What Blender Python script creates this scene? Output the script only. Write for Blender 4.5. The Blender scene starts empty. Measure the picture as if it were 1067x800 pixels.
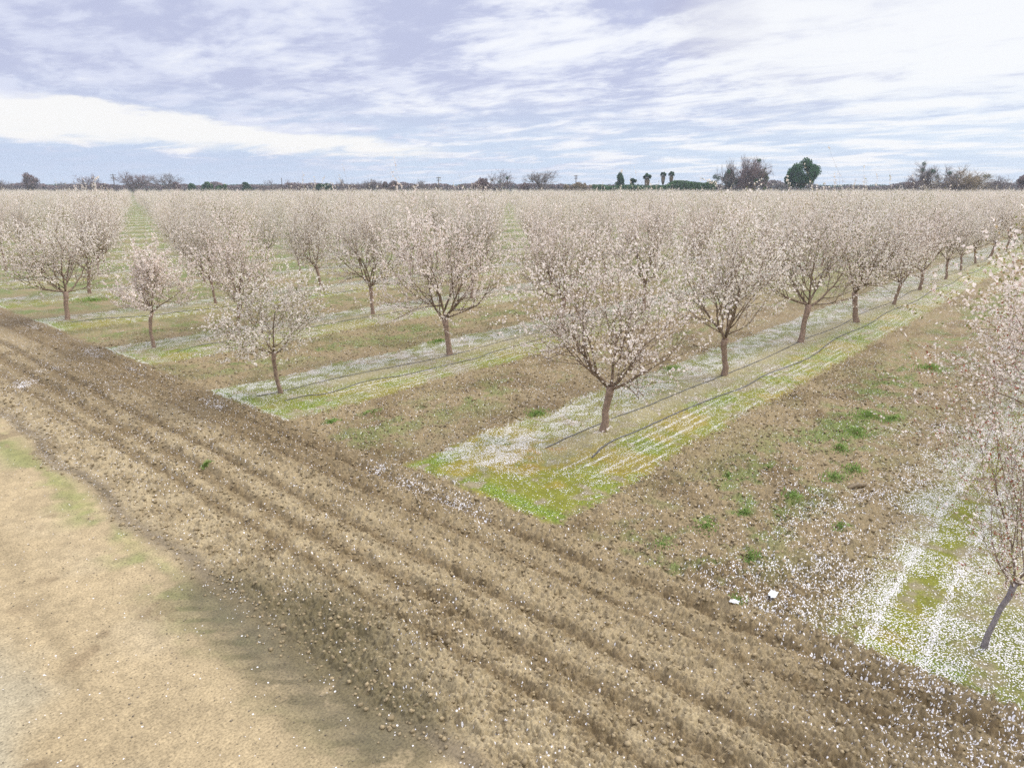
import bpy, math, random
import numpy as np
rad = math.radians
scene = bpy.context.scene
COL = scene.collection
random.seed(7)
RNG = np.random.default_rng(11)

# ------------------------------------------------------------------ camera numbers (metres; x runs along the tree rows)
H = 5.0
F, CX, CY, HOR = 720.0, 533.5, 400.0, 195.0
TH = math.atan((CY - HOR) / F)
AZ = rad(41.5)
ROW, STEP, Y0 = 7.4, 5.55, 0.26

def ground_pt(x, y, z=0.0):
    fw = F / math.cos(TH) - (y - HOR) * math.sin(TH); dn = math.cos(TH) * (y - HOR)
    D = (H - z) * fw / dn; R = (H - z) * (x - CX) / dn
    return (D * math.cos(AZ) + R * math.sin(AZ), D * math.sin(AZ) - R * math.cos(AZ), z)

def far_pt(x, ytop, D):
    R = (x - CX) / (F / math.cos(TH)) * D
    top = H - (ytop - HOR) * math.cos(TH) / (F / math.cos(TH) - math.sin(TH) * (ytop - HOR)) * D
    return D * math.cos(AZ) + R * math.sin(AZ), D * math.sin(AZ) - R * math.cos(AZ), top

def azel(x, y):
    """direction seen at a spot of the sky: azimuth (from +x), elevation, radians"""
    fw = F / math.cos(TH) - (y - HOR) * math.sin(TH)
    return AZ - math.atan2(x - CX, fw), math.atan2(-(y - HOR) * math.cos(TH), math.hypot(fw, x - CX))

# ------------------------------------------------------------------ mesh helpers
def mk_mesh(name, verts, faces, mats, mat_idx=None, smooth=False, attrs=None):
    """faces: list of int arrays (n,3) / (n,4)"""
    me = bpy.data.meshes.new(name)
    verts = np.asarray(verts, dtype=np.float32).reshape(-1, 3)
    faces = [np.asarray(f, dtype=np.int32) for f in faces if len(f)]
    me.vertices.add(len(verts)); me.vertices.foreach_set('co', verts.ravel())
    nl = sum(f.size for f in faces); nf = sum(len(f) for f in faces)
    me.loops.add(nl); me.polygons.add(nf)
    me.loops.foreach_set('vertex_index', np.concatenate([f.ravel() for f in faces]))
    tot = np.concatenate([np.full(len(f), f.shape[1], dtype=np.int32) for f in faces])
    start = np.concatenate([[0], np.cumsum(tot)[:-1]]).astype(np.int32)
    me.polygons.foreach_set('loop_start', start)
    if mat_idx is not None:
        me.polygons.foreach_set('material_index', np.asarray(mat_idx, dtype=np.int32))
    for m in mats: me.materials.append(m)
    if smooth: me.polygons.foreach_set('use_smooth', np.ones(nf, dtype=bool))
    for k, v in (attrs or {}).items():
        v = np.asarray(v, dtype=np.float32)
        if v.ndim == 1:
            a = me.attributes.new(k, 'FLOAT', 'POINT'); a.data.foreach_set('value', v)
        else:
            a = me.attributes.new(k, 'FLOAT_COLOR', 'POINT')
            c = np.ones((len(v), 4), dtype=np.float32); c[:, :3] = v
            a.data.foreach_set('color', c.ravel())
    me.update(); me.validate()
    return me

def add(name, data, parent=None, loc=None, rz=0.0, s=None):
    o = bpy.data.objects.new(name, data); COL.objects.link(o)
    if parent: o.parent = parent
    if loc is not None: o.location = loc
    if rz: o.rotation_euler = (0, 0, rz)
    if s is not None: o.scale = s if hasattr(s, '__len__') else (s, s, s)
    return o

def tag(o, label=None, cat=None, group=None, kind=None):
    if label: o['label'] = label
    if cat: o['category'] = cat
    if group: o['group'] = group
    if kind: o['kind'] = kind
    return o

def norm(v):
    return v / (math.sqrt(v[0] * v[0] + v[1] * v[1] + v[2] * v[2]) + 1e-9)

def cross3(a, b):
    return np.array((a[1] * b[2] - a[2] * b[1], a[2] * b[0] - a[0] * b[2], a[0] * b[1] - a[1] * b[0]))

class Tubes:
    """collects tapering tubes into one mesh"""
    def __init__(s): s.v = []; s.f = []; s.n = 0
    def tube(s, pts, rr, k=5):
        pts = [np.asarray(p, float) for p in pts]; base = s.n; m = len(pts)
        ring = np.arange(k) * 2 * math.pi / k
        cs, sn = np.cos(ring)[:, None], np.sin(ring)[:, None]
        up = None
        for i, p in enumerate(pts):
            d = norm(pts[min(i + 1, m - 1)] - pts[max(i - 1, 0)])
            if up is None: up = np.array([1, 0, 0.]) if abs(d[2]) > .7 else np.array([0, 0, 1.])
            a = norm(cross3(d, up)); b = cross3(a, d)
            up = b
            s.v.append(p + (a * cs + b * sn) * rr[i])
        for i in range(m - 1):
            for j in range(k):
                j2 = (j + 1) % k
                s.f.append((base + i * k + j, base + i * k + j2, base + (i + 1) * k + j2, base + (i + 1) * k + j))
        s.n += m * k
        # close both ends with a fan
        for i, rev in ((0, True), (m - 1, False)):
            s.v.append(pts[i][None, :]); c = s.n; s.n += 1
            for j in range(k):
                j2 = (j + 1) % k
                t = (base + i * k + j, base + i * k + j2, c)
                s.t.append(t[::-1] if rev else t) if hasattr(s, 't') else setattr(s, 't', [t])
    def arrays(s):
        return np.concatenate(s.v), np.array(s.f, dtype=np.int32), np.array(getattr(s, 't', []), dtype=np.int32).reshape(-1, 3)
    def mesh(s, name, mat, smooth=True):
        v, q, t = s.arrays()
        return mk_mesh(name, v, [q, t], [mat], smooth=smooth)

def rand_units(n, rng):
    v = rng.normal(size=(n, 3)); return v / np.linalg.norm(v, axis=1, keepdims=True)

def flat_bits(centres, size, rng, bend=.35, aspect=1.0, tilt=None):
    """one small folded quad per centre"""
    n = len(centres)
    nrm = rand_units(n, rng)
    if tilt is not None: nrm = nrm * tilt + np.array([0, 0, 1.0]); nrm /= np.linalg.norm(nrm, axis=1, keepdims=True)
    a = np.cross(nrm, rand_units(n, rng)); a /= np.linalg.norm(a, axis=1, keepdims=True) + 1e-9
    b = np.cross(nrm, a)
    s = (size * rng.uniform(.7, 1.3, n))[:, None]
    v = np.empty((n, 4, 3))
    v[:, 0] = centres - a * s * .5; v[:, 2] = centres + a * s * .5
    v[:, 1] = centres - b * s * .5 * aspect + nrm * s * bend * .5; v[:, 3] = centres + b * s * .5 * aspect + nrm * s * bend * .5
    i = np.arange(n)[:, None] * 4
    f = np.concatenate([i + np.array([[0, 1, 2]]), i + np.array([[0, 2, 3]])])
    return v.reshape(-1, 3), f

def flowers(centres, size, rng):
    """five-petalled cups: ten-sided stars round a sunken centre"""
    n = len(centres); nrm = rand_units(n, rng)
    a = np.cross(nrm, rand_units(n, rng)); a /= np.linalg.norm(a, axis=1, keepdims=True) + 1e-9
    b = np.cross(nrm, a); s = (size * rng.uniform(.75, 1.2, n))[:, None]
    v = np.empty((n, 11, 3)); v[:, 10] = centres
    for k in range(10):
        r = .5 if k % 2 == 0 else .22
        t = k * math.pi / 5
        v[:, k] = centres + (a * math.cos(t) + b * math.sin(t)) * s * r + nrm * s * (.18 if k % 2 == 0 else .05)
    i = np.arange(n)[:, None] * 11
    f = np.concatenate([i + np.array([[k, (k + 1) % 10, 10]]) for k in range(10)])
    return v.reshape(-1, 3), f

# ------------------------------------------------------------------ numpy noise
def h2(ix, iy, seed=0):
    x = (ix.astype(np.int64) * 374761393 + iy.astype(np.int64) * 668265263 + seed * 974634777) & 0xffffffff
    x = ((x ^ (x >> 13)) * 1274126177) & 0xffffffff
    x = x ^ (x >> 16)
    return (x & 0xffffff).astype(np.float64) / 0xffffff

def vnoise(x, y, seed=0):
    ix = np.floor(x); iy = np.floor(y); fx = x - ix; fy = y - iy
    fx = fx * fx * (3 - 2 * fx); fy = fy * fy * (3 - 2 * fy)
    a = h2(ix, iy, seed); b = h2(ix + 1, iy, seed); c = h2(ix, iy + 1, seed); d = h2(ix + 1, iy + 1, seed)
    return (a * (1 - fx) + b * fx) * (1 - fy) + (c * (1 - fx) + d * fx) * fy

def fbm(x, y, o=4, seed=0):
    r = 0; amp = .5; t = 0
    for i in range(o):
        r = r + amp * vnoise(x, y, seed + i * 17); t += amp; amp *= .5
        x, y = x * 2.03 + 5.1, y * 2.03 + 1.7
    return r / t

def clod(x, y, seed=0):
    """rounded lumps: height 0..1, each lump its own height"""
    ix = np.floor(x); iy = np.floor(y); best = np.zeros(x.shape)
    for dx in (-1, 0, 1):
        for dy in (-1, 0, 1):
            cx, cy = ix + dx, iy + dy
            px = cx + .15 + .7 * h2(cx, cy, seed); py = cy + .15 + .7 * h2(cx, cy, seed + 3)
            rr = .35 + .5 * h2(cx, cy, seed + 5)
            el = .7 + .6 * h2(cx, cy, seed + 9)
            d2 = ((x - px) ** 2 * el + (y - py) ** 2 / el) / rr ** 2
            best = np.maximum(best, np.clip(1 - d2, 0, 1) ** .6 * (.3 + .7 * h2(cx, cy, seed + 7)) * rr * 1.25)
    return best

def sst(a, b, x):
    t = np.clip((x - a) / (b - a), 0, 1); return t * t * (3 - 2 * t)

def bump1(x, c, w): return np.exp(-((x - c) / w) ** 2)

# ------------------------------------------------------------------ ground fields
END = 7.6      # tree strips start here; x < 3.3 is the dirt road
def fields(X, Y, fine=True):
    """height and the look of the ground at each spot"""
    n1 = fbm(X * .9, Y * .9, 4, 1); n2 = fbm(X * 3.1, Y * 3.1, 4, 2); n3 = fbm(X * .23, Y * .23, 3, 3)
    n4 = fbm(X * 11, Y * 11, 3, 4)
    k = np.round((Y - Y0) / ROW); d = (Y - Y0) - k * ROW; dm = np.abs(d)
    wob = (fbm(X * .9, Y * .9 + 31, 4, 8) - .5) * .6
    end = END + wob * .5 - np.where(k == 1, 0.0, .15)
    row1 = (k == 1); row0 = (k == 0)
    strip = sst(1.9, 1.65, dm + wob * .7 + (n4 - .5) * .4) * sst(-.10, .10, X - end + (n4 - .5) * .2 + (n2 - .5) * .2)
    strip = np.where((k == 0), sst(2.1, 1.2, dm + wob * 1.4) * sst(-.1, .1, X - END + .1 + (d < -.6) * .5), strip)
    edge = 3.38 + (fbm(X * .0 + 2, Y * .55, 3, 21) - .5) * .55 + .05 * np.sin(Y * .9)
    road = sst(.12, -.12, X - edge + (n2 - .5) * .25)
    orchard = sst(-.25, .15, X - END)
    head = (1 - road) * (1 - orchard)
    alley = orchard * (1 - strip)
    far = sst(22, 42, Y)
    # ---- height
    zz = np.zeros_like(X)
    warp = (fbm(Y * .25, X * .2, 3, 12) - .5) * .28
    for c, w, a in ((3.75, .25, .01), (4.3, .17, .02), (4.72, .15, .028), (5.3, .2, .04), (5.85, .16, .028), (6.3, .17, .02), (6.75, .16, .025), (7.28, .17, .05)):
        zz += a * bump1(X + warp, c, w) * head
    zz += head * (.055 * (fbm(X * 7.5, Y * .4, 3, 88) - .5) + .009 * np.sin((X + warp) * 2 * math.pi / .27))
    zz -= .035 * bump1(X + warp, 5.58, .09) * head + .035 * bump1(X + warp, 4.98, .10) * head + .03 * bump1(X + warp, 7.02, .08) * head
    zz += .05 * bump1(X, END - .15, .15) * (1 - strip) * (dm < 2)
    soilf = np.clip(head + alley, 0, 1)
    loose = soilf * (1 - .75 * far) * (.55 + .6 * n1)
    if fine:
        c1 = clod(X * 5.2, Y * 5.2, 40) * (.35 + .9 * fbm(X * 1.3, Y * 1.3, 2, 77)); c2 = clod(X * 10, Y * 10, 50); c3 = clod(X * 24, Y * 24, 60)
        zz += loose * sst(0, .5, X - edge) * (.03 * c1 + .08 * c2 + .07 * c3 + .05 * (n4 - .5) - .035)
        zz += road * (.012 * (n2 - .5) + .004 * (n4 - .5)) + strip * (.02 * n2 + .012 * c2 * .6 + .008 * n4)
    zz += soilf * sst(0, 1.2, X - edge) * .06 * (n1 - .5) + road * (-.01 + .04 * (n3 - .5))
    zz += strip * (.03 + .03 * bump1(d, 0, .9))
    zz += alley * .02 * np.sin(d * 9 + n1 * 3) * (1 - far)
    # mud pan between the road and the furrows
    mud = 1.3 * bump1(X, 3.3 + .2 * (n1 - .5), .5) * sst(3.6, 4.4, Y) * sst(9.3, 7.6, Y) + .8 * np.exp(-(((X - 4.05) / .45) ** 2 + ((Y - 6.4) / 1.1) ** 2))
    mud = np.clip(mud * 1.25 * sst(.26, .52, n2 * .6 + n4 * .4 + .08 * mud), 0, 1)
    mudflat = np.clip(bump1(X, 3.25, .35) * sst(3.8, 4.6, Y) * sst(9.0, 7.4, Y), 0, 1)
    zz -= mudflat * .015
    if fine:
        zz -= mudflat * .8 * loose * .03 * c1
        # cleat marks pressed in along the road edge
        ph = (Y * .9 + X * .75) * 2 * math.pi / .34 + n1 * 4
        zz += .009 * np.sin(ph + 5 * n1 + 3 * n2) * bump1(X, 2.95, .35) * sst(3, 4.5, Y) * n2
    # ---- own colours (albedo)
    soil = np.array([.245, .187, .104]); soil_d = np.array([.142, .10, .05]); soil_y = np.array([.33, .262, .155])
    roadc = np.array([.35, .27, .155]); roadd = np.array([.30, .23, .13]); moss = np.array([.17, .172, .022]); ochre = np.array([.235, .185, .035])
    green = np.array([.085, .21, .02]); olive = np.array([.155, .165, .06]); tan = np.array([.32, .27, .155]); mudc = np.array([.10, .082, .042])
    def mix(a, b, t): return a * (1 - t[..., None]) + b * t[..., None]
    c = np.broadcast_to(soil, X.shape + (3,)).copy()
    c = mix(c, soil_d, np.clip(sst(.45, .75, n1) * .7 + .35 * sst(.5, .8, n4), 0, 1))
    c = mix(c, soil_y, np.clip(head * (.75 * sst(6.9, 5.2, X + wob) * sst(.3, .6, n2) + .2 * sst(30, 10, Y)), 0, 1))
    for xx, w in ((5.0, .16), (5.6, .13), (7.02, .12), (6.45, .1), (4.5, .1)):      # darker earth tone along the furrow bottoms
        c = mix(c, soil_d, head * .8 * bump1(X + warp, xx, w) * sst(.2, .5, n2 + n1 * .3))
    c = mix(c, soil_d * .85, head * .75 * np.exp(-(((X - 5.6) / 1.3) ** 2 + ((Y - 20.5) / 3.8) ** 2)))
    c = mix(c, soil_d * .95, head * .6 * sst(7, 13, Y) * sst(6.1, 6.7, X))
    # road
    rc = mix(np.broadcast_to(roadc, c.shape).copy(), roadd, sst(.45, .7, n3 * .6 + n1 * .4) * .7)
    rc = mix(rc, np.array([.33, .29, .2]), sst(1.5, .6, X + (n1 - .5) * 1.2) * .75)
    rc = mix(rc, np.array([.375, .30, .185]), .6 * bump1(X, 2.4, .4) * sst(.35, .65, n1))
    rc = mix(rc, olive * 1.35, np.clip(bump1(X, 3.0, .3) * sst(.42, .6, n2 * .5 + n1 * .5) * .8 * sst(3.5, 6, Y), 0, 1))
    rc = mix(rc, np.array([.25, .235, .09]), np.clip(bump1(X + (n4 - .5) * .3, 3.1, .16) * sst(.4, .55, n1) * sst(9, 10.5, Y) * sst(18.5, 15, Y), 0, 1) * .6)
    trk = bump1(X, 1.6 + .15 * n1, .3) + bump1(X, 3.0, .2) * .6
    rc = rc * (1 - .14 * trk * sst(.3, .6, fbm(X * 6, Y * .8, 3, 55)))[..., None] * (.87 + .26 * fbm(X * 3.2, Y * 1.1, 5, 58))[..., None]
    rc = mix(rc, np.array([.21, .155, .088]), .8 * sst(.6, .7, fbm(X * 2.6, Y * 1.7, 4, 59)) * sst(.45, .6, n1))
    c = mix(c, rc, road)
    cleat = (.5 + .5 * np.sin((Y * .9 + X * .75) * 2 * math.pi / .34 + n1 * 9 + n2 * 3)) * sst(.35, .6, fbm(X * 1.4, Y * 1.4, 3, 97))
    c = mix(c, np.array([.23, .20, .10]), bump1(X + (n2 - .5) * .6, 2.95, .3) * sst(3.2, 4.5, Y) * sst(13, 8, Y) * (.25 + .6 * cleat) * sst(.35, .55, n2))
    c = mix(c, mudc, mud * .85)
    c = mix(c, roadc * .9, .6 * bump1(X + (n2 - .5) * .5, 2.92, .17) * sst(3.2, 4.5, Y) * sst(11, 8, Y) * sst(.1, .5, cleat) * .6)
    c = mix(c, np.array([.16, .125, .08]), .8 * bump1(X, edge + .12, .12) * (1 - mudflat))
    # alleys
    mid = np.abs(dm - ROW / 2)
    weed = np.clip(bump1(mid, 0, 1.1) * sst(.45, .62, fbm(X * .8, Y * 1.6, 4, 90) * .5 + n2 * .5), 0, 1) * np.where((Y < 7.5), .8, .55)
    c = mix(c, np.array([.13, .17, .045]), alley * weed)
    grassy = sst(14, 18, Y) * .45 * sst(.42, .6, n1) + far * sst(.3, .62, n1 * .7 + n3 * .3) * .9 + .7 * sst(27, 40, X) * sst(8.8, 11, Y)
    grassy = np.clip(grassy, 0, 1)
    c = mix(c, mix(np.broadcast_to(olive, c.shape).copy(), np.array([.12, .17, .05]), sst(.4, .65, n2)), alley * grassy * np.where(Y < 35, .55, .8))
    # strips
    near = sst(16, 8.5, X) * row1
    sc = mix(np.broadcast_to(tan * .72, c.shape).copy(), np.array([.15, .155, .035]), sst(.38, .54, n1 * .5 + n2 * .5))
    mossy = np.clip(sst(-.3, -.7, d) * sst(.3, .5, n2 * .6 + n1 * .4) + near * sst(.3, .45, n2) , 0, 1) * np.where(row1 | row0, 1, .6)
    mossy = np.maximum(mossy, np.where(row0, bump1(d, .95, .3) * sst(.3, .45, n2), 0))
    sc = mix(sc, mix(np.broadcast_to(moss, c.shape).copy(), ochre, sst(.48, .6, n1)), mossy * .95)
    gedge = bump1(X, end + .22, .17) * sst(8.15, 8.0, Y) * row1 + bump1(d, 1.45, .3) * sst(9.5, 8, X) * row1
    gedge = gedge + bump1(X, end + .2, .15) * np.where(row1, 0, .6) + .6 * sst(.56, .7, fbm(X * .6, Y * .9, 3, 66)) * (d < -.4)
    sc = mix(sc, np.array([.15, .205, .028]), np.clip(gedge, 0, 1) * sst(.25, .5, n2) * .9)
    bare = bump1(d, 0, .45) * sst(8.8, 10.5, X) * sst(.35, .55, n1 * .6 + n2 * .4)
    sc = mix(sc, tan * .95, np.clip(bare, 0, 1) * .85)
    patch = np.exp(-(((X - 9.6) / .55) ** 2 + ((Y - 7.7) / .38) ** 2)) * 1.3      # rusty litter at the hose end
    sc = mix(sc, np.array([.30, .14, .025]), np.clip(patch * sst(.45, .6, n2), 0, 1) * .7)
    sc = mix(sc, tan * .85, (row0 & (X > 6.9)) * sst(-.9, -1.3, d) * .7)
    c = mix(c, sc, strip)
    c *= (.76 + .48 * n4)[..., None]
    # ---- fallen petal density 0..1
    p = .012 + .022 * sst(.5, .75, n1) * soilf
    p = p * (1 - road) + road * .002
    p += alley * .16 * sst(4.3, 1.6, np.abs(Y - Y0)) * (.2 + 1.6 * sst(.3, .7, n1)) * (.6 + .8 * n2)
    p += alley * .02 * (Y > 4) * (Y < 15)
    p += head * .20 * sst(3.2, .6, Y + 1.2 * (X < 7)) * sst(5.6, 7.0, X + (n1 - .5)) * (.4 + n2)
    p += head * .2 * bump1(X + warp * .6, 7.1, .2) * sst(.45, .62, fbm(Y * .7, X, 2, 5)) * sst(5, 7, Y) * sst(2.8, 1.6, dm + wob * 3)
    p += head * .55 * sst(.55, .68, n1) * np.exp(-(((X - 4.7) / .9) ** 2 + ((Y - 21.3) / 1.4) ** 2))
    p += head * .02 * sst(10, 16, Y)
    if fine: p = p * (1.75 - 2.2 * np.clip(c2, 0, .75)) * (.5 + fbm(X * 3.7, Y * 3.7, 2, 91))
    pl = np.zeros_like(X)
    for q, w in ((-1.62, .03), (-1.40, .02), (-1.22, .03), (-1.02, .02), (-.84, .035), (-.62, .02)):
        pl = np.maximum(pl, bump1(d + (fbm(X * .5, k * 3.3 + 1, 2, 6) - .5) * .14, q, w) * sst(8.6, 9.1, X + q * .5) * (.3 + .9 * sst(.35, .55, fbm(X * 1.1, q * 7 + k, 2, 30))))
    sp = .06 + .36 * sst(.44, .58, fbm(X * 3.6, Y * 5.2, 4, 71)) * (.3 + .7 * sst(-.1, .35, d)) + .10 * bump1(d, 1.0, .7)
    sp = sp - .10 * near * (d < .2) - .5 * row1 * sst(8.7, 8.1, X + (n2 - .5) * .6) + .2 * near * sst(.5, .62, n2) + .1 * sst(14, 30, X) + .5 * bump1(X, end + .04, .06)
    sp = np.where(row0, .13 + .42 * sst(.42, .60, n1 * .35 + n2 * .65) - .30 * bump1(d, .95, .2) * (X < 13) + .5 * bump1(d + wob * .3, 1.24, .05) * (.3 + n2) + .4 * bump1(d + wob * .3, .66, .04) + .12 * bump1(d, 1.7, .3), sp)
    sp = np.where(row0 & (d < -1.0), sp * .3, sp)
    sp = np.maximum(sp, pl * (.2 + .8 * n4)) * (1 - .6 * np.clip(bare, 0, 1))
    p = p * (1 - strip) + np.clip(sp, .04, .97) * strip
    p = np.clip(p * (1 - .3 * far * alley), 0, 1)
    wet = np.clip(mudflat * (.2 + n2) + road * .42, 0, 1)      # also how smooth the surface is
    return zz, c, p, wet, road, head, strip

def height_at(x, y):
    return float(fields(np.array([float(x)]), np.array([float(y)]))[0][0])

# ------------------------------------------------------------------ materials
def new_mat(name):
    m = bpy.data.materials.new(name); m.use_nodes = True
    nt = m.node_tree; b = nt.nodes['Principled BSDF']
    return m, nt, b
def N(nt, t, **kw):
    n = nt.nodes.new(t)
    for k, v in kw.items(): setattr(n, k, v)
    return n
def ramp(nt, src, stops):
    r = N(nt, 'ShaderNodeValToRGB'); e = r.color_ramp.elements
    while len(e) < len(stops): e.new(.5)
    for i, (p, c) in enumerate(stops):
        e[i].position = p; e[i].color = (*c, 1) if len(c) == 3 else c
    nt.links.new(src, r.inputs[0]); return r.outputs[0]
def math_n(nt, op, a, b=None, clamp=False):
    n = N(nt, 'ShaderNodeMath', operation=op, use_clamp=clamp)
    for i, v in enumerate((a, b)):
        if v is None: continue
        if isinstance(v, (int, float)): n.inputs[i].default_value = v
        else: nt.links.new(v, n.inputs[i])
    return n.outputs[0]
def mixc(nt, fac, a, b, mode='MIX'):
    n = N(nt, 'ShaderNodeMix', data_type='RGBA', blend_type=mode)
    for i, v in ((0, fac), (6, a), (7, b)):
        if isinstance(v, (int, float)): n.inputs[i].default_value = v
        elif isinstance(v, tuple): n.inputs[i].default_value = (*v, 1)
        else: nt.links.new(v, n.inputs[i])
    return n.outputs[2]

def lin_n(nt, a, k, o):
    r = math_n(nt, 'MULTIPLY_ADD', a, k); r.node.inputs[2].default_value = o; return r

def ground_material():
    m, nt, b = new_mat('soil'); L = nt.links.new
    at = N(nt, 'ShaderNodeAttribute', attribute_name='tone'); ap = N(nt, 'ShaderNodeAttribute', attribute_name='petals'); aw = N(nt, 'ShaderNodeAttribute', attribute_name='wet')
    geo = N(nt, 'ShaderNodeNewGeometry'); pos = geo.outputs['Position']
    flat = N(nt, 'ShaderNodeVectorMath', operation='MULTIPLY'); L(pos, flat.inputs[0]); flat.inputs[1].default_value = (1, 1, 0)
    no = N(nt, 'ShaderNodeTexNoise'); no.inputs['Scale'].default_value = 38; no.inputs['Detail'].default_value = 5; no.inputs['Roughness'].default_value = .65
    L(flat.outputs[0], no.inputs['Vector'])
    v = ramp(nt, no.outputs[0], [(.3, (.5, .5, .5)), (.47, (.95, .95, .95)), (.7, (1.4, 1.4, 1.4))])
    c = mixc(nt, 1.0, at.outputs['Color'], v, 'MULTIPLY')
    # petals: one small pale spot in some of the cells
    base = None
    for sc, rr in ((38.0, .20), (53.0, .24)):
        vo = N(nt, 'ShaderNodeTexVoronoi', voronoi_dimensions='2D'); vo.inputs['Scale'].default_value = sc
        wn = N(nt, 'ShaderNodeVectorMath', operation='ADD'); L(flat.outputs[0], wn.inputs[0]); wn.inputs[1].default_value = (sc, sc * .37, 0)
        L(wn.outputs[0], vo.inputs['Vector'])
        sep = N(nt, 'ShaderNodeSeparateColor'); L(vo.outputs['Color'], sep.inputs[0])
        on = math_n(nt, 'LESS_THAN', sep.outputs[0], ap.outputs['Fac'])
        rad_ = math_n(nt, 'MULTIPLY_ADD', sep.outputs[1], .22); rad_.node.inputs[2].default_value = rr
        near = math_n(nt, 'LESS_THAN', vo.outputs['Distance'], rad_)
        q = math_n(nt, 'MULTIPLY', on, near)
        base = q if base is None else math_n(nt, 'MAXIMUM', base, q)
    c = mixc(nt, base, c, (.76, .73, .72))
    L(c, b.inputs['Base Color'])
    r = lin_n(nt, math_n(nt, 'MAXIMUM', lin_n(nt, aw.outputs['Fac'], 1, -.45), 0), -.9, .95)
    L(r, b.inputs['Roughness']); b.inputs['Specular IOR Level'].default_value = .25
    bn = N(nt, 'ShaderNodeBump'); L(lin_n(nt, aw.outputs['Fac'], -.5, .6), bn.inputs['Strength']); bn.inputs['Distance'].default_value = .012
    hn = math_n(nt, 'ADD', no.outputs[0], base); L(hn, bn.inputs['Height']); L(bn.outputs[0], b.inputs['Normal'])
    return m

def simple(name, col, rough=.85, var=.25, scale=8, trans=0.0, var2=None, objvar=0.0, spec=.3):
    """noise-toned material; objvar shifts the tone from tree to tree"""
    m, nt, b = new_mat(name); L = nt.links.new
    tc = N(nt, 'ShaderNodeTexCoord'); no = N(nt, 'ShaderNodeTexNoise'); no.inputs['Scale'].default_value = scale; no.inputs['Detail'].default_value = 4
    L(tc.outputs['Object'], no.inputs['Vector'])
    c2 = var2 or tuple(x * (1 - var) for x in col); c1 = tuple(min(x * (1 + var * .6), .95) for x in col)
    c = ramp(nt, no.outputs[0], [(.35, c2), (.65, c1)])
    if objvar:
        oi = N(nt, 'ShaderNodeObjectInfo')
        k = ramp(nt, oi.outputs['Random'], [(0, (1 - objvar, 1 - objvar * .9, 1 - objvar)), (.5, (1, 1 - objvar * .35, 1 - objvar * .3)), (1, (1.0, 1.0, 1.0))])
        c = mixc(nt, 1.0, c, k, 'MULTIPLY')
    L(c, b.inputs['Base Color']); b.inputs['Roughness'].default_value = rough; b.inputs['Specular IOR Level'].default_value = spec
    if trans:
        tr = N(nt, 'ShaderNodeBsdfTranslucent'); mx = N(nt, 'ShaderNodeMixShader'); mx.inputs[0].default_value = trans
        L(c, tr.inputs[0]); L(b.outputs[0], mx.inputs[1]); L(tr.outputs[0], mx.inputs[2]); L(mx.outputs[0], nt.nodes['Material Output'].inputs[0])
    return m

M_SOIL = ground_material()
M_BARK = simple('bark', (.24, .175, .13), .9, .35, 14)
M_TRUNK = simple('trunk_bark', (.29, .205, .155), .9, .3, 20)
M_PALE = simple('pale_trunk', (.24, .21, .21), .9, .3, 20)
M_TWIG = simple('twig_bark', (.27, .20, .15), .9, .3, 9)
M_BLOS = simple('almond_blossom', (.90, .825, .75), .7, .10, 5, trans=.35, objvar=.10)
M_PINK = simple('pink_blossom', (.58, .41, .40), .7, .2, 5, trans=.3)
M_CALYX = simple('calyx', (.44, .33, .18), .8, .3, 6, trans=.2)
M_REDCAL = simple('red_calyx', (.36, .10, .06), .8, .3, 6, trans=.2)
M_LEAF = simple('young_leaf', (.27, .29, .09), .6, .3, 5, trans=.35)
M_PETAL = simple('fallen_petal', (.80, .77, .76), .8, .12, 30, trans=.1)

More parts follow.
